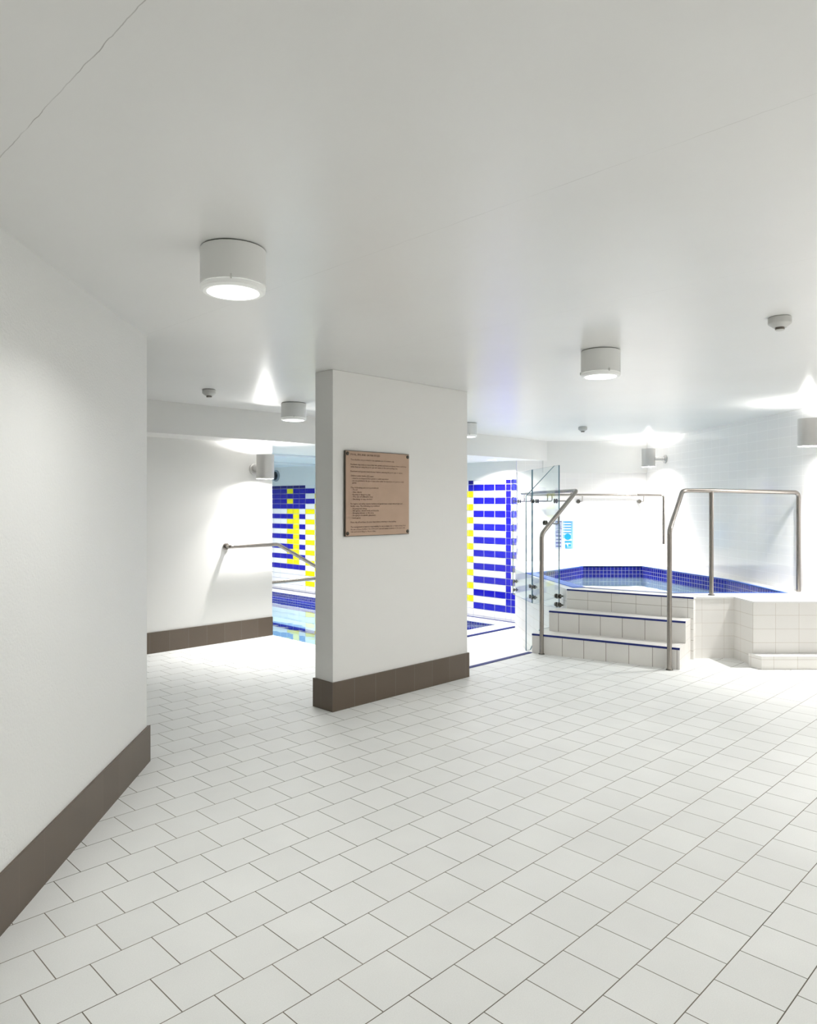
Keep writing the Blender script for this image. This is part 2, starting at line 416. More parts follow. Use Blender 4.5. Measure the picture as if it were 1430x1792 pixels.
# ------------------------------------------------------------------ setting: walls
LW0, LW1 = (-1.184, -1.0), (-1.444, 4.020)        # plaster face of the left wall
w = MB()
w.prism([LW0, LW1, (LW1[0] - 2.2, LW1[1] - 2.2), (-3.7, -1.0)], 0, ZC, 0, 0)
struct(w.build('wall_left', M_paint_rough))
def skirt(name, pts, h=0.2, t=0.012, u0=0.0):
    """skirting along an open plan polyline; room side is on the right of the walking direction"""
    mb = MB()
    off = []
    n = len(pts)
    for i in range(n):
        d = []
        if i: d.append((Vector(pts[i]) - Vector(pts[i - 1])).normalized())
        if i < n - 1: d.append((Vector(pts[i + 1]) - Vector(pts[i])).normalized())
        nn = [Vector((v.y, -v.x)) for v in d]
        k = nn[0] if len(nn) == 1 else (nn[0] + nn[1]) / (1 + nn[0].dot(nn[1]))
        off.append(tuple(Vector(pts[i]) + k * t))
    u = u0
    for i in range(n - 1):
        l = math.dist(off[i], off[i + 1])
        mb.wallq(off[i], off[i + 1], 0, h, 0, u)
        mb.face([(*off[i], h), (*off[i + 1], h), (*pts[i + 1], h), (*pts[i], h)], [(u, 0), (u + l, 0), (u + l, .012), (u, .012)])
        u += l
    for p, q in ((pts[0], off[0]), (off[-1], pts[-1])): mb.wallq(p, q, 0, h, 0, 0.02)
    return struct(mb.build(name, M_skirt))
skirt('baseboard_left', [LW0, LW1, (LW1[0] - 2.2, LW1[1] - 2.2)][::1], u0=0.06)

# free-standing pier with the plaque
PL = (3.167, 4.588, 3.902, 4.098)
w = MB(); w.prism(rect(*PL), 0, ZC, 0, 0)
struct(w.build('wall_middle', M_paint, bevel=0.004))
pc = [AB(PL[0], PL[2]), AB(PL[1], PL[2]), AB(PL[1], PL[3]), AB(PL[0], PL[3])]
mb = MB(); P = rect(PL[0] - .012, PL[1] + .012, PL[2] - .012, PL[3] + .012)
mb.prism(P, 0, 0.2, 0, 0, u0=0.0)
struct(mb.build('baseboard_middle', M_skirt))

# corridor back wall
w = MB(); w.prism(rect(-4.0, 4.54, 6.63, 16.0), DECK - 1.2, 2.17, 0, 0)
struct(w.build('wall_back', M_paint))
skirt('baseboard_back', [AB(-2.0, 6.63), AB(4.54, 6.63)], u0=0.05)
# bulkhead across the room and over the pool door
w = MB(); w.prism(rect(-4.0, 9.2, 6.2, 7.72), 2.06, ZC, 0, 0)
struct(w.build('ceiling_bulkhead', M_paint))
# main ceiling and lower pool ceiling
w = MB(); w.prism([(-7, -2.6), (5.2, -2.6), (5.2, 12.4), (-7, 12.4)], ZC, ZC + 0.15, 0, 0)
struct(w.build('ceiling', M_ceil))
w = MB(); w.prism(rect(4.3, 9.6, 7.70, 16.2), 2.17, 2.30, 0, 0)
struct(w.build('ceiling_pool', M_duct))

# spa walls
BW = 10.86
w = MB(); w.prism([(1.592, BW), (PX(BW), BW), (PX(BW) + 0.2, BW + 0.25), (1.592, BW + 0.25)], DECK, 2.06, 0, 0)
struct(w.build('wall_spa_back', M_spa_wall))
w = MB(); w.prism([(2.0, BW - 0.035), (PX(BW), BW - 0.035), (PX(BW), BW + 0.2), (2.0, BW + 0.2)], 1.878, ZC, 0, 0)
struct(w.build('wall_spa_upper', M_paint))
w = MB(); w.prism([(PX(-2.6), -2.6), (PX(-2.6) + .3, -2.6), (PX(11.2) + .3, 11.2), (PX(11.2), 11.2)], 0, ZC, 0, 0, u0=0)
struct(w.build('wall_right', M_spa_wall))
# wall behind the photographer, and the far left return
w = MB(); w.prism([(-6.5, -2.9), (5.2, -2.9), (5.2, -2.6), (-6.5, -2.6)], 0, ZC, 0, 0); struct(w.build('wall_rear', M_paint))
w = MB(); w.prism(rect(-1.6, -1.4, 2.6, 6.63), 0, ZC, 0, 0); struct(w.build('wall_corridor_end', M_paint))
w = MB(); w.prism(rect(4.0, 9.9, 15.9, 16.1), DECK, 2.3, 0, 0); struct(w.build('wall_pool_end', M_paint))

# blue, white and yellow tiled pool wall (plane a = 8.803), every tile set in pale grout
TA = 8.803
w = MB(); w.prism(rect(TA + 0.006, TA + 0.25, 6.535, 16.0), DECK - 0.05, 2.32, 0, 0)
w.v, w.f, w.uv, w.mi, w.sm = [], [], [], [], []
w.prism(rect(TA + 0.006, TA + 0.25, 6.535, 16.0), DECK - 0.05, 2.32, 0, 0)
CH, TL, TOP = 0.1022, 0.2085, 1.7205
PAINTZ = 1.785
def tq(b0, b1, z0, z1, m):
    g = 0.004
    if b1 - b0 <= 2 * g or z1 - z0 <= 2 * g: return
    b0 += g; b1 -= g; z0 += g; z1 -= g
    x = TA
    w.face([(*AB(x, b1), z0), (*AB(x, b0), z0), (*AB(x, b0), z1), (*AB(x, b1), z1)], m=m)
WH, BL, NV, YE = 1, 2, 3, 4
def left_tile(c, r):
    """columns counted from b = 12.55 rightwards"""
    if c < 0:
        if r <= 4: return BL if r else NV
        return BL if (r % 2 == 0 and r <= 16) else WH
    if c == 5:
        if r in (1, 3): return BL
        return YE if (r >= 5 and r % 2 == 1 and r <= 19) else WH
    if r == 0: return NV
    if r <= 4: return YE if (c == 2 - 1 + 1 and r in (1, 3)) else BL
    if r > 16: return WH
    if r == 16: return BL
    if r % 2 == 1: return YE if c in (2, 3) else WH
    return YE if c == 3 else BL
cols = []                                        # (b0, b1, function)
def rightmost(r): return NV if r == 0 else (BL if (r % 2 == 1 or r >= 17) and r <= 19 else WH)
def narrow(r): return NV if r == 0 else (BL if r <= 19 else WH)
def main3(r): return BL if (r % 2 == 1 and r <= 19) else WH
def yel(r): return NV if r == 0 else (BL if r == 1 else (YE if (r % 2 == 0 and 2 <= r <= 18) else WH))
cols.append((6.53, 6.632, rightmost)); cols.append((6.632, 6.730, narrow))
b = 6.730
for k in range(3): cols.append((b, b + 0.2103, main3)); b += 0.2103
cols.append((b, b + 0.105, yel)); b += 0.105
mid0 = b; nmid = 19; wmid = (11.405 - mid0) / nmid
for k in range(nmid):
    def fn(r, k=k):
        ph = k % 6
        if ph in (0, 5): return WH if r % 2 else (YE if 2 <= r <= 18 else WH)
        return BL if (r % 2 == 1 and r <= 19) else WH
    cols.append((mid0 + k * wmid, mid0 + (k + 1) * wmid, fn))
edges = [11.405, 11.708, 11.912, 12.118, 12.330, 12.555, 12.80, 13.01, 13.22, 13.43, 13.64, 13.85]
for i in range(len(edges) - 1):
    cols.append((edges[i], edges[i + 1], (lambda r, c=5 - i: left_tile(c, r))))
for b0, b1, fn in cols:
    for r in range(0, 22):
        if r == 0: z0, z1 = TOP, PAINTZ
        else: z1 = TOP - (r - 1) * CH; z0 = z1 - CH
        z0 = max(z0, DECK + 0.0)
        if z1 - z0 < 0.02: continue
        tq(b0, b1, z0, z1, fn(r))
w.face([(*AB(TA, 16), PAINTZ), (*AB(TA, 6.535), PAINTZ), (*AB(TA, 6.535), 2.3), (*AB(TA, 16), 2.3)], m=5)
w.face([(*AB(TA, 16), DECK), (*AB(TA, 13.85), DECK), (*AB(TA, 13.85), PAINTZ), (*AB(TA, 16), PAINTZ)], m=1)
struct(w.build('wall_pool_far', [M_grout, M_tw, M_tb, M_tn, M_ty, M_paint], weld=False))

# ------------------------------------------------------------------ spa
e1 = Vector((0.852, -0.523)); e2 = Vector((0.523, 0.852))
S0 = Vector((1.18, 6.958))
outer = [(1.59, 7.31), (2.605, 6.66), (2.645, 6.715), (3.005, 6.725), (3.03, 6.40), (PX(6.40) - .002, 6.40), (PX(10.85) - .002, 10.85), (1.60, 10.85), (1.405, 9.6), (1.47, 8.45)]
rim = [(1.81, 7.47), (2.50, 7.03), (3.63, 7.03), (3.60, 8.2), (3.19, 9.96), (2.39, 9.96), (1.96, 9.43), (1.57, 9.02)]
def shrink(poly, t):
    n = len(poly); out = []
    for i in range(n):
        p0, p, p1 = (Vector(poly[i - 1]), Vector(poly[i]), Vector(poly[(i + 1) % n]))
        d0 = (p - p0).normalized(); d1 = (p1 - p).normalized()
        n0 = Vector((-d0.y, d0.x)); n1 = Vector((-d1.y, d1.x))
        k = (n0 + n1) / (1 + n0.dot(n1)); out.append(tuple(p + k * t))
    return out
def ring_cap(mb, po, pi, z, m, flip=False):
    """flat cap between an outer and an inner outline"""
    bm = bmesh.new()
    for poly in (po, pi):
        vs = [bm.verts.new((x, y, z)) for x, y in poly]
        for i in range(len(vs)): bm.edges.new((vs[i], vs[(i + 1) % len(vs)]))
    bmesh.ops.triangle_fill(bm, use_beauty=True, edges=bm.edges[:], normal=(0, 0, 1))
    for fc in bm.faces:
        pts = [v.co.copy() for v in fc.verts]
        nz_ = (pts[1] - pts[0]).cross(pts[2] - pts[0]).z
        if (nz_ < 0) != flip: pts = pts[::-1]
        mb.face([tuple(p) for p in pts], [((p.x + p.y) / R2, (p.y - p.x) / R2) for p in pts], m)
    bm.free()
def inner_walls(mb, poly, z0, z1, m):
    u = 0
    for i in range(len(poly)):
        p, q = poly[i], poly[(i + 1) % len(poly)]
        mb.wallq(q, p, z0, z1, m, u); u += math.dist(p, q)
spa = thing('spa_pool', 'raised white tiled spa with many-sided blue mosaic rim, in the corner of the tiled room', 'spa', loc=(0, 0, 0))
pm = MB(); n = len(outer); u = 0
for i in range(n):
    p, q = outer[i], outer[(i + 1) % n]
    left = i >= 7 or i in (5, 6)
    pm.wallq(p, q, DECK if i >= 6 else 0.0, PLAT, 0 if i else 1, u); u += math.dist(p, q)
ring_cap(pm, outer, rim, PLAT, 2)
pm.build('platform', [M_plat, M_front, M_coping], spa)
# thin bullnose lip along the front edge
lip = MB()
for i in range(1, 5):
    p, q = Vector(outer[i]), Vector(outer[i + 1]); d = (q - p).normalized(); nn = Vector((d.y, -d.x)) * 0.006
    lip.prism([tuple(p + nn), tuple(q + nn), tuple(q - nn), tuple(p - nn)], PLAT - 0.012, PLAT + 0.003)
lip.build('platform_edge', M_coping, spa)
mo = MB(); inner_walls(mo, rim, 0.40, PLAT, 0); mo.build('waterline_mosaic', M_mosaic, spa)
bn = MB(); ri = shrink(rim, -0.03); ring_cap(bn, ri, rim, PLAT + 0.004, 0); inner_walls(bn, rim, PLAT - 0.012, PLAT + 0.004, 0)
bn.build('blue_rim', M_rim, spa)
bt = MB(); A_, I_ = Vector(rim[0]), Vector(rim[7]); dd_ = (A_ - I_).normalized(); on_ = Vector((dd_.y, -dd_.x))
bt.prism([tuple(I_ + on_ * .13), tuple(A_ + on_ * .13), tuple(A_), tuple(I_)], PLAT - 0.004, PLAT + 0.007)
bt.build('blue_edge_tiles', M_rim, spa)
seat = shrink(rim, 0.42); sm_ = MB()
inner_walls(sm_, rim, 0.22, 0.40, 0); ring_cap(sm_, rim, seat, 0.22, 0)
sm_.build('seat_ledge', M_spa_in, spa)
sd = MB(); inner_walls(sd, seat, -0.25, 0.22, 0); ring_cap(sd, seat, shrink(seat, 0.35), -0.25, 0)
sd.face([(x, y, -0.25) for x, y in shrink(seat, 0.35)]); sd.build('well', M_spa_deep, spa)
sn = MB(); ring_cap(sn, shrink(seat, -0.03), seat, 0.224, 0); sn.build('seat_nosing', M_nosing, spa)
wt = MB(); wt.face([(x, y, 0.432) for x, y in rim]); wt.build('water', M_water, spa, label='clear turquoise spa water')

# steps up to the spa (three risers; third is the platform front)
steps = thing('spa_steps', 'white tiled steps with navy nosings climbing to the raised spa', 'steps', loc=(0, 0, 0))
E1v = (S0 + e1 * 1.347)
def step(pl, pr, depth, z0, z1, name):
    pl, pr = Vector(pl), Vector(pr)
    bl, brr = pl + e2 * depth, pr + e2 * depth
    poly = [tuple(pl), tuple(pr), tuple(brr), tuple(bl)]
    s_ = MB(); s_.prism(poly, z0, z1, [0, 1, 1, 1], 1)
    o = s_.build(name, [M_riser, M_plat], steps)
    k = MB(); d = (pr - pl).normalized(); nn = Vector((d.y, -d.x))
    k.prism([tuple(pl + nn * .004), tuple(pr + nn * .004), tuple(pr - nn * .012), tuple(pl - nn * .012)], z1 - 0.014, z1 + 0.002)
    k.build('nosing', M_nosing, o)
    return o
step(S0, E1v, 0.52, 0.0, 0.183, 'step')
p2r = E1v + e2 * 0.257
step((1.375, 7.125), p2r, 0.26, 0.183, 0.377, 'step')
k = MB(); pl, pr = Vector(outer[0]), Vector(outer[1]); d = (pr - pl).normalized(); nn = Vector((d.y, -d.x))
k.prism([tuple(pl + nn * .005), tuple(pr + nn * .005), tuple(pr - nn * .006), tuple(pl - nn * .006)], PLAT - 0.010, PLAT + 0.004)
k.build('nosing', M_nosing, steps)
# little ledge at the foot of the platform
lg = MB(); lg.prism([(3.035, 6.262), (PX(6.262) - .002, 6.262), (PX(6.395) - .002, 6.395), (2.985, 6.395)], 0.0, 0.113, 0, 1)
tag(lg.build('footstep', [M_plat, M_coping]), 'low white tiled ledge along the foot of the raised spa', 'step')

# ------------------------------------------------------------------ rails
def disc(mb, c, axis, r=0.024, t=0.012, n=20):
    ax = Vector(axis).normalized(); mb.lathe([(0, -t / 2), (r * .92, -t / 2), (r, -t / 4), (r, t / 4), (r * .92, t / 2), (0, t / 2)], c, n, axis=ax)
    return mb
RR = 0.0205
h1 = thing('handrail', 'steel handrail rising at the left of the spa steps beside the glass screen', 'handrail')
tube([(1.262, 6.905, 0), (1.262, 6.905, 1.137), (1.70, 7.36, 1.555), (1.60, 8.4, 1.555), (1.50, 9.62, 1.555)], RR, rnd=0.05).build('rail', M_steel, h1)
disc(MB(), (1.262, 6.905, 0.004), (0, 0, 1), 0.030, 0.008).build('floor_flange', M_dark_steel, h1)
GQ = Vector((1.533, 7.40)); GR = Vector((1.43, 8.42)); GT = Vector((1.37, 9.57)); GP = Vector((1.13, 7.0))
def on(p, q, ypos): return p + (q - p) * ((ypos - p.y) / (q.y - p.y))
for (p, q, yy) in ((GQ, GR, 7.53), (GQ, GR, 8.22), (GQ, GR, 8.40), (GR, GT, 9.15), (GR, GT, 9.48)):
    c = on(p, q, yy); d = (q - p).normalized(); nn = Vector((-d.y, d.x)) * -1
    if nn.x < 0: nn = -nn
    t_ = (yy - 7.36) / (9.62 - 7.36); rx = 1.70 - 0.20 * t_
    if yy < 8.0 or yy > 8.3 or True:
        bmx = MB()
        disc(bmx, (*(c - nn * 0.010), 1.452), (nn.x, nn.y, 0), 0.024, 0.010)
        disc(bmx, (*(c + nn * 0.012), 1.452), (nn.x, nn.y, 0), 0.024, 0.010)
        br_ = bmx.build('fixing_disc', M_dark_steel, h1)
        e_ = Vector((rx, yy + 0.02))
        tube([(*(c + nn * 0.012), 1.452), (*e_, 1.452), (*e_, 1.54)], 0.006, 10, rnd=0.02).build('bracket_arm', M_steel, h1)
# lower bracket on the sloping part
dA = (GQ - GP).normalized(); nA = Vector((dA.y, -dA.x))
cL = Vector((1.355, 7.225)); bmx = MB()
disc(bmx, (*(cL - nA * 0.010), 1.235), (nA.x, nA.y, 0), 0.024, 0.010); disc(bmx, (*(cL + nA * 0.012), 1.235), (nA.x, nA.y, 0), 0.024, 0.010)
bmx.build('fixing_disc', M_dark_steel, h1)
tube([(*(cL + nA * 0.012), 1.235), (1.465, 7.11, 1.225), (1.462, 7.108, 1.31)], 0.006, 10, rnd=0.03).build('bracket_arm', M_steel, h1)

h2 = thing('handrail', 'tall steel handrail on the right of the spa steps, running back to the wall', 'handrail')
tube([(2.237, 6.245, 0), (2.237, 6.245, 1.195), (2.545, 6.765, 1.547), (2.85, 6.845, 1.547), (PX(7.1) - 0.035, 7.12, 1.535), (PX(7.1) - 0.035, 7.12, PLAT)], RR, rnd=0.05).build('rail', M_steel, h2)
disc(MB(), (2.237, 6.245, 0.004), (0, 0, 1), 0.030, 0.008).build('floor_flange', M_dark_steel, h2)
tube([(2.845, 6.843, PLAT), (2.845, 6.843, 1.545)], RR).build('middle_post', M_steel, h2)
disc(MB(), (2.845, 6.843, PLAT + .005), (0, 0, 1), 0.030, 0.008).build('post_flange', M_dark_steel, h2)

h3 = thing('handrail', 'thin steel rail fixed along the white tiled wall behind the spa', 'handrail')
tube([(1.75, BW - 0.09, 1.55), (3.40, BW - 0.09, 1.55), (3.52, 10.05, 1.535), (3.52, 10.05, PLAT + .3)], 0.018, rnd=0.04).build('rail', M_steel, h3)
for xx in (2.54, 3.45):
    bb = MB(); disc(bb, (xx - .01, BW - 0.008, 1.455), (0, 1, 0), 0.03, 0.014); bb.build('wall_disc', M_dark_steel, h3)
    tube([(xx, BW - 0.012, 1.455), (xx + .03, BW - 0.085, 1.455), (xx + .03, BW - 0.09, 1.545)], 0.006, 10, rnd=0.02).build('bracket_arm', M_steel, h3)

RB = 6.55
h4 = thing('handrail', 'steel handrail on the corridor wall sloping down towards the swimming pool', 'handrail')
x0 = AB(3.98, RB); 
tube([(*AB(3.97, 6.628), 0.985), (*AB(3.975, RB), 0.985), (*AB(4.56, RB), 0.985), (*AB(5.10, RB), 0.70), (*AB(5.9, RB), 0.28)], 0.02, rnd=0.03).build('rail', M_steel, h4)
bb = MB(); disc(bb, (*AB(3.97, 6.622), 0.985), (AB(0, 1)[0], AB(0, 1)[1], 0), 0.036, 0.012); bb.build('wall_disc', M_steel, h4)
h5 = thing('handrail', 'straight level steel rail low above the swimming pool entry', 'handrail')
tube([(*AB(4.545, 6.86), 0.54), (*AB(6.4, 6.86), 0.54), (*AB(6.4, 6.86), DECK)], 0.02, rnd=0.04).build('rail', M_steel, h5)
bb = MB(); disc(bb, (*AB(4.55, 6.86), 0.54), (AB(1, 0)[0], AB(1, 0)[1], 0), 0.036, 0.014); bb.build('wall_disc', M_steel, h5)

# ------------------------------------------------------------------ glass screen
def glass_panel(name, p, q, prof, label):
    """prof: outline as (fraction along p->q, z)"""
    p, q = Vector(p), Vector(q); d = (q - p).normalized(); nn = Vector((d.y, -d.x)) * 0.0055
    mb = MB()
    F = [(*(p + (q - p) * t + nn), z) for t, z in prof]; Bk = [(*(p + (q - p) * t - nn), z) for t, z in prof]
    mb.face(F, m=0); mb.face(Bk[::-1], m=0)
    ed = MB()
    for i in range(len(F)):
        j = (i + 1) % len(F); ed.face([F[j], F[i], Bk[i], Bk[j]])
    root = thing(name, label, 'glass panel', 'glass screen beside the spa')
    mb.build('pane', M_glass, root, weld=False); ed.build('pane_edge', M_gedge, root, weld=False, label='dark sea green polished glass edge')
    return root, p, q, d, Vector((d.y, -d.x))
def clamps(root, p, q, yy, zs, dd):
    n2 = Vector((dd.y, -dd.x)); c = on(p, q, yy)
    for z in zs:
        mb = MB()
        disc(mb, (*(c + n2 * 0.016), z), (n2.x, n2.y, 0), 0.023, 0.020); disc(mb, (*(c - n2 * 0.016), z), (n2.x, n2.y, 0), 0.023, 0.020)
        tube([(*(c + n2 * 0.05), z), (*(c - n2 * 0.02), z)], 0.008, 10, mb)
        mb.build('clamp', M_dark_steel, root)
ra, p, q, d, _ = glass_panel('glass_panel', GP, GQ, [(0, 0.012), (0.12, 0.012), (0.4, 0.19), (0.7, 0.19), (0.99, 0.36), (0.99, 1.816), (0.84, 1.807), (0, 1.50)],
                             'clear glass panel with slanted top standing left of the spa steps')
clamps(ra, GP, GQ, 7.375, (0.405, 0.49), d)
rb, p, q, d, _ = glass_panel('glass_panel', GQ, GR, [(0.01, 0.36), (0.99, 0.275), (0.99, 1.816), (0.01, 1.816)], 'middle clear glass panel of the screen beside the spa')
clamps(rb, GQ, GR, 7.43, (0.39, 0.48), d); clamps(rb, GQ, GR, 8.37, (0.345, 0.465), d)
rc, p, q, d, _ = glass_panel('glass_panel', GR, GT, [(0.01, 0.275), (0.99, 0.235), (0.99, 1.816), (0.01, 1.816)], 'farthest clear glass panel of the screen, in front of the blue tiled wall')
clamps(rc, GR, GT, 8.47, (0.345, 0.465), d); clamps(rc, GR, GT, 9.42, (0.31, 0.42), d)

# ------------------------------------------------------------------ ceiling lamps
def ceiling_lamp(x, y, label, z=ZC, r=0.116, h=0.158, power=CEILING_LAMP_W):
    t = thing('ceiling_lamp', label, 'ceiling lamp', 'round ceiling lamps', (x, y, z))
    MB().lathe([(r - .006, -0.005), (r - .006, 0.0)]).build('gasket', M_gasket, t)
    MB().lathe([(r - .004, -h + 0.024), (r, -h + 0.026), (r, -0.006), (r - .002, -0.004), (0, -0.004)], n=64).build('housing', M_lampbody, t)
    MB().lathe([(0.076 * r / .116, -h + 0.001), (r - .010, -h), (r - .002, -h + 0.006), (r, -h + 0.021), (r - .004, -h + 0.023)], n=64).build('trim_ring', M_lamptrim, t)
    for k in range(3):
        a_ = math.radians(40 + 120 * k)
        MB().box((r * math.cos(a_), r * math.sin(a_), -h + .026), (0.012, 0.006, 0.016), a_).build('clip', M_plastic, t)
    MB().lathe([(0, -h - 0.0005), (0.092 * r / .116, -h - 0.0003)], n=48).build('lens', M_lens, t, label='glowing white round lens')
    area('lamp_light', (0, 0, -h - 0.004), 0.17, power, LAMP_COL, t)
    return t
ceiling_lamp(-0.634, 2.635, 'largest round grey ceiling lamp, nearest the left wall')
ceiling_lamp(1.159, 4.395, 'round ceiling lamp hanging above the open floor in front of the spa steps')
ceiling_lamp(-1.059, 6.72, 'round white ceiling lamp in the corridor left of the pier')
ceiling_lamp(0.675, 8.41, 'ceiling lamp half hidden behind the right edge of the pier')
ceiling_lamp(-0.2, -1.45, 'unseen ceiling lamp added behind the photographer for ambient light')  # added lamp out of view, feeds the room's ambient light
ceiling_lamp(1.6, 0.2, 'unseen ceiling lamp added overhead to the right of the photographer for ambient light')  # unseen as well, put in for ambient light
ceiling_lamp(3.2, 2.0, 'ceiling lamp added near the right wall outside the picture for ambient light')  # out of view, added to raise the ambient light

# recessed downlights over the pool; all but the first added unseen, for brightness
for (x, y, z, lb) in ((1.215, 10.62, 2.06, 'small recessed downlight in the bulkhead near the blue tiled wall'),
                      (-0.35, 9.75, 2.17, 'unseen recessed downlight added above the middle of the swimming pool'),
                      (-2.7, 12.6, 2.17, 'unseen recessed downlight added above the far end of the swimming pool'),
                      (-1.3, 10.6, 2.17, 'unseen recessed downlight added above the near side of the swimming pool'),
                      (-3.9, 13.6, 2.17, 'unseen recessed downlight added above the farthest corner of the swimming pool')):
    t = thing('downlight', lb, 'downlight', 'recessed pool downlights', (x, y, z))
    MB().lathe([(0.052, -0.004), (0.066, -0.005), (0.072, 0.0)], n=32).build('trim_ring', M_lamptrim, t)
    MB().lathe([(0, -0.002), (0.052, -0.003)], n=32).build('lens', M_lens, t)
    area('downlight_light', (0, 0, -0.02), 0.10, POOL_W, POOL_COL, t)

# ------------------------------------------------------------------ wall lamps
def wall_lamp(c, zb, zt, wallpt, label, up=WALL_UP_W, down=WALL_DOWN_W, r=0.0915, spread=76):
    t = thing('wall_lamp', label, 'wall lamp', 'cylinder wall lamps shining up and down', (c[0], c[1], zb))
    h = zt - zb; k = 0.004
    MB().lathe([(r - k, 0.0), (r, 0.0), (r, h), (r - k, h), (r - k, 0.0)], n=64).build('shade', M_sconce, t)
    MB().lathe([(0, 0.125), (r - k, 0.125)], n=32).build('lower_lens', M_wlens, t)
    MB().lathe([(0, h - 0.035), (r - k, h - 0.035)], n=32).build('upper_lens', M_wlens, t)
    w_ = Vector(wallpt) - Vector(c); d = w_.normalized(); L_ = w_.length
    mb = tube([(d.x * (r - .004), d.y * (r - .004), h * .42), (d.x * (L_ - .02), d.y * (L_ - .02), h * .42)], 0.032, 24)
    mb.build('arm', M_sconce, t)
    mb = MB(); mb.lathe([(0, 0), (0.06, 0.0), (0.06, 0.014), (0.05, 0.022), (0, 0.022)], (d.x * L_, d.y * L_, h * .42), 32, axis=(-d.x, -d.y, 0))
    mb.build('wall_plate', M_sconce, t)
    spot('down_beam', (0, 0, 0.112), down, WALL_COL, 110, False, t, radius=0.035)
    spot('down_glow', (0, 0, 0.045), down * 0.2, WALL_COL, 172, False, t, blend=0.3, radius=0.04)
    spot('up_beam', (0, 0, h - 0.032), up * 1.3, WALL_COL, 174, True, t, blend=0.3, radius=0.03)
    return t
wall_lamp(AB(4.31, 6.42), 1.683, 1.935, AB(4.31, 6.63), 'cylinder wall lamp at the end of the corridor wall above the sloping rail', down=WALL_DOWN_W * .6)
wall_lamp((3.36, 10.2), 1.938, 2.19, (PX(10.2), 10.2), 'cylinder wall lamp in the far corner above the spa')
wall_lamp((3.61, 6.57), 1.943, 2.192, (PX(6.57), 6.57), 'cylinder wall lamp cut by the right edge of the picture', down=WALL_DOWN_W * .8)

wall_lamp((PX(2.95) - .26, 2.95), 1.943, 2.192, (PX(2.95), 2.95), 'cylinder wall lamp added on the right wall outside the picture for ambient light')  # added out of view at the wall lamps' spacing, for ambient light
wall_lamp((PX(-.7) - .26, -.7), 1.943, 2.192, (PX(-.7), -.7), 'unseen cylinder wall lamp added on the right wall behind the photographer for ambient light')  # another unseen lamp, added to lift the room light

# ------------------------------------------------------------------ smoke detectors
def detector(x, y, r, label):
    t = thing('smoke_detector', label, 'smoke detector', 'ceiling smoke detectors', (x, y, ZC))
    MB().lathe([(r * .55, -r * .95), (r * .97, -r * .62), (r, -r * .55), (r, -0.004), (r * .9, 0)], n=40).build('base', M_plastic, t)
    MB().lathe([(0, -r * 1.22), (r * .34, -r * 1.22), (r * .40, -r * 1.15), (r * .40, -r * .93), (r * .56, -r * .93)], n=32, mats=[0, 0, 1, 0]).build('sensor_head', [M_plastic, M_dplastic], t)
detector(1.835, 3.60, 0.054, 'smoke detector on the ceiling to the right of the central lamp')
detector(-1.615, 5.90, 0.054, 'smoke detector on the corridor ceiling between the left wall and the pier')
detector(2.105, 8.80, 0.054, 'small smoke detector on the ceiling far over the spa')

# ------------------------------------------------------------------ plaque
PB_ = 3.902
pl = thing('plaque', 'bronze coloured rules plaque with dark lettering screwed to the pier', 'plaque')
A0, A1, Z0, Z1 = 3.262, 3.888, 1.198, 1.799
mb = MB(); mb.prism(rect(A0, A1, PB_ - 0.020, PB_ - 0.002), Z0, Z1, 0, 0); mb.build('backing_edge', M_plaque_edge, pl, bevel=0.002)
mb = MB(); mb.prism(rect(A0 + .004, A1 - .003, PB_ - 0.0215, PB_ - 0.012), Z0 + .004, Z1 - .004, 0, 0); mb.build('plate', M_plaque, pl)
for aa in (A0 + 0.018, A1 - 0.018):
    for zz in (Z0 + 0.022, Z1 - 0.022):
        mb = MB(); dn = AB(0, -1); mb.lathe([(0.013, 0), (0.013, 0.004), (0.009, 0.007), (0, 0.0075)], (*AB(aa, PB_ - 0.0215), zz), 20, axis=(dn[0], dn[1], 0)); mb.build('screw', M_plaque_edge, pl)
LINES = [(225, 285, 720, 'POOL, SPA AND SAUNA RULES', 1), (305, 285, 945, 'These facilities are provided for the exclusive use of residents only.', 0),
 (380, 285, 1140, 'Residents may invite no more than two guests and must accompany them at all times', 0), (418, 285, 1000, 'while they are using the pool, spa and sauna or the surrounding area.', 0),
 (488, 285, 1080, 'Residents and guests must shower before entering the pool, spa or sauna.', 0),
 (558, 285, 625, 'Children under twelve (12) years:', 0), (598, 300, 855, '- must be accompanied by a parent or adult supervisor', 0), (636, 300, 1100, '- are not permitted in the spa or sauna unless under the supervision of a parent or adult', 0), (670, 308, 370, 'guardian', 0),
 (745, 285, 700, 'The following are not permitted:', 0), (778, 300, 380, '- Food', 0), (815, 300, 445, '- Glass objects', 0), (853, 300, 575, '- Running or dangerous play', 0), (888, 300, 612, '- The use of inflatable toys', 0), (926, 300, 600, '- Smoking or any alcohol', 0),
 (998, 285, 1075, 'For hygiene and safety reasons residents and guests must comply with all signs and', 0), (1036, 285, 715, 'facility rules. The following is prohibited:', 0), (1074, 300, 520, '- Running and diving', 0), (1108, 300, 705, '- Ball games, skateboards and bicycles', 0),
 (1144, 300, 625, '- Bringing animals to the area', 0), (1181, 300, 655, '- Bringing in breakable glassware', 0), (1220, 300, 430, '- Loud games', 0),
 (1288, 285, 975, 'Please dry off and leave the area clean before returning to the building.', 0),
 (1362, 285, 1130, 'The management accepts no responsibility for any accident, loss or injury arising from', 0), (1400, 285, 1120, 'the use of these facilities. Use of the pool, spa and sauna is entirely at the users own', 0), (1438, 285, 660, 'risk and according to these rules.', 0)]
lm = MB(); allv = []
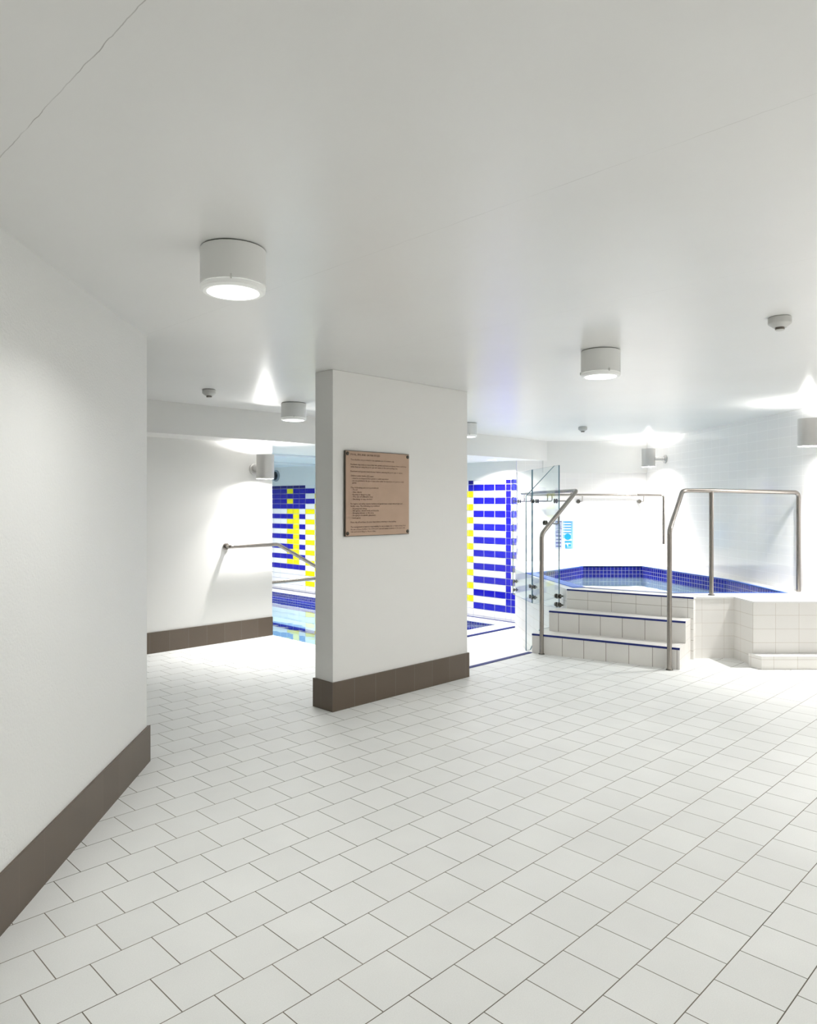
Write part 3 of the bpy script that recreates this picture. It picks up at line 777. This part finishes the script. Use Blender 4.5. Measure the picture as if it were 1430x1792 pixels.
def text_mesh(s, bold):
    cu = bpy.data.curves.new('t', 'FONT'); cu.body = s; cu.size = 1.0; cu.resolution_u = 1
    cu.offset = 0.025 if bold else 0.012
    o = bpy.data.objects.new('t', cu); C.objects.link(o)
    bpy.context.view_layer.update()
    me = bpy.data.meshes.new_from_object(o.evaluated_get(bpy.context.evaluated_depsgraph_get()))
    bpy.data.objects.remove(o); bpy.data.curves.remove(cu)
    return me
def k_a(px): return A0 + (px - 212) / (1190 - 212) * (A1 - A0)
for (yy, xa, xb, s, bold) in LINES:
    me = text_mesh(s, bold)
    xs = [v.co.x for v in me.vertices]; wd = max(xs) - min(xs); x0 = min(xs)
    a0, a1 = k_a(xa), k_a(xb); sx = (a1 - a0) / wd
    zc = Z1 - (yy - 165) / (1510 - 165) * (Z1 - Z0)
    hs = 0.0185 if bold else 0.0150
    for p in me.polygons:
        pts = []
        for vi in p.vertices:
            v = me.vertices[vi].co
            pts.append((*AB(a0 + (v.x - x0) * sx, PB_ - 0.0221), zc + (v.y - 0.33) * hs))
        lm.face(pts)
    bpy.data.meshes.remove(me)
lm.build('lettering', M_letter, pl, weld=False, label='dark brown engraved lines of rules')

# spa sign on the tiled wall behind the glass
sg = thing('spa_sign', 'small white sign with cyan stripes on the tiled wall behind the glass screen', 'sign')
Y_ = BW - 0.004
def sx_(px): return (px - 715) / 1275 * Y_
def sz_(py): return CAM_H - (py - 880) / 1275 * Y_
def flat(mb, x0, x1, y0, y1, d, m=0): mb.box(((sx_(x0) + sx_(x1)) / 2, Y_ - d, (sz_(y0) + sz_(y1)) / 2), (abs(sx_(x1) - sx_(x0)), 0.003, abs(sz_(y1) - sz_(y0))), 0, m)
mb = MB(); flat(mb, 971.5, 1003, 911.3, 960.5, 0.002); mb.build('board', M_sign_w, sg)
mb = MB(); flat(mb, 971.5, 983.6, 911.5, 960, 0.0045)
for i in range(7): flat(mb, 973 + (i % 2), 983 - (i * 3) % 4, 912.2 + i * 3.1, 913.4 + i * 3.1, 0.0065, 1)
for i in range(4): flat(mb, 973, 982, 937 + i * 6, 939 + i * 6, 0.0065, 1)
mb.build('side_panel', [M_sign_g, M_sign_n], sg)
mb = MB(); flat(mb, 985.2, 1002.6, 912, 960, 0.0038); mb.build('blue_field', M_sign_l, sg)
mb = MB()
for i in range(5): flat(mb, 985.4, 999, 915.0 + i * 4.6, 917.0 + i * 4.6, 0.0055)
for a_, b_, c_, d_ in ((985.4, 989, 942, 960), (988, 1001, 943.5, 946.0), (990, 998, 950.0, 951.8), (991.5, 994, 951.8, 955)): flat(mb, a_, b_, c_, d_, 0.0055)
mb.build('white_lines', M_sign_w, sg)
mb = MB()
for i in range(5): flat(mb, 988, 1000, 913.2 + i * 4.6, 914.6 + i * 4.6, 0.007)
mb.lathe([(0.048, 0), (0.048, 0.003), (0, 0.003)], (sx_(993.5), Y_ - 0.006, sz_(939.3)), 24, axis=(0, -1, 0))
for a_, b_, c_, d_ in ((988, 1000, 947.2, 949.5), (989, 992, 953, 958), (995, 999, 952.5, 956), (989, 1000, 958.5, 959.6)): flat(mb, a_, b_, c_, d_, 0.007)
mb.build('cyan_marks', M_sign_c, sg)

# round speaker on the pool wall
sp = thing('wall_speaker', 'small round dark speaker high on the pool wall above the blue tiles', 'speaker')
na = AB(-1, 0); c = AB(8.80, 12.70)
mb = MB(); mb.lathe([(0.118, 0.0), (0.118, 0.02), (0.10, 0.035), (0.085, 0.03)], (*c, 1.995), 32, axis=(na[0], na[1], 0)); mb.build('ring', M_spk2, sp)
mb = MB(); mb.lathe([(0.09, 0.022), (0.03, 0.012), (0.028, 0.03), (0, 0.034)], (*c, 1.995), 32, axis=(na[0], na[1], 0)); mb.build('cone', M_spk, sp)
# duct strip under the pool ceiling
mb = MB(); mb.prism(rect(4.56, 8.79, 11.0, 11.12), 2.13, 2.168, 0, 0); mb.prism(rect(4.56, 8.79, 9.2, 9.28), 2.14, 2.168, 0, 0)
tag(mb.build('ceiling_duct', M_duct), 'pale blue grey strip running under the pool ceiling', 'duct')
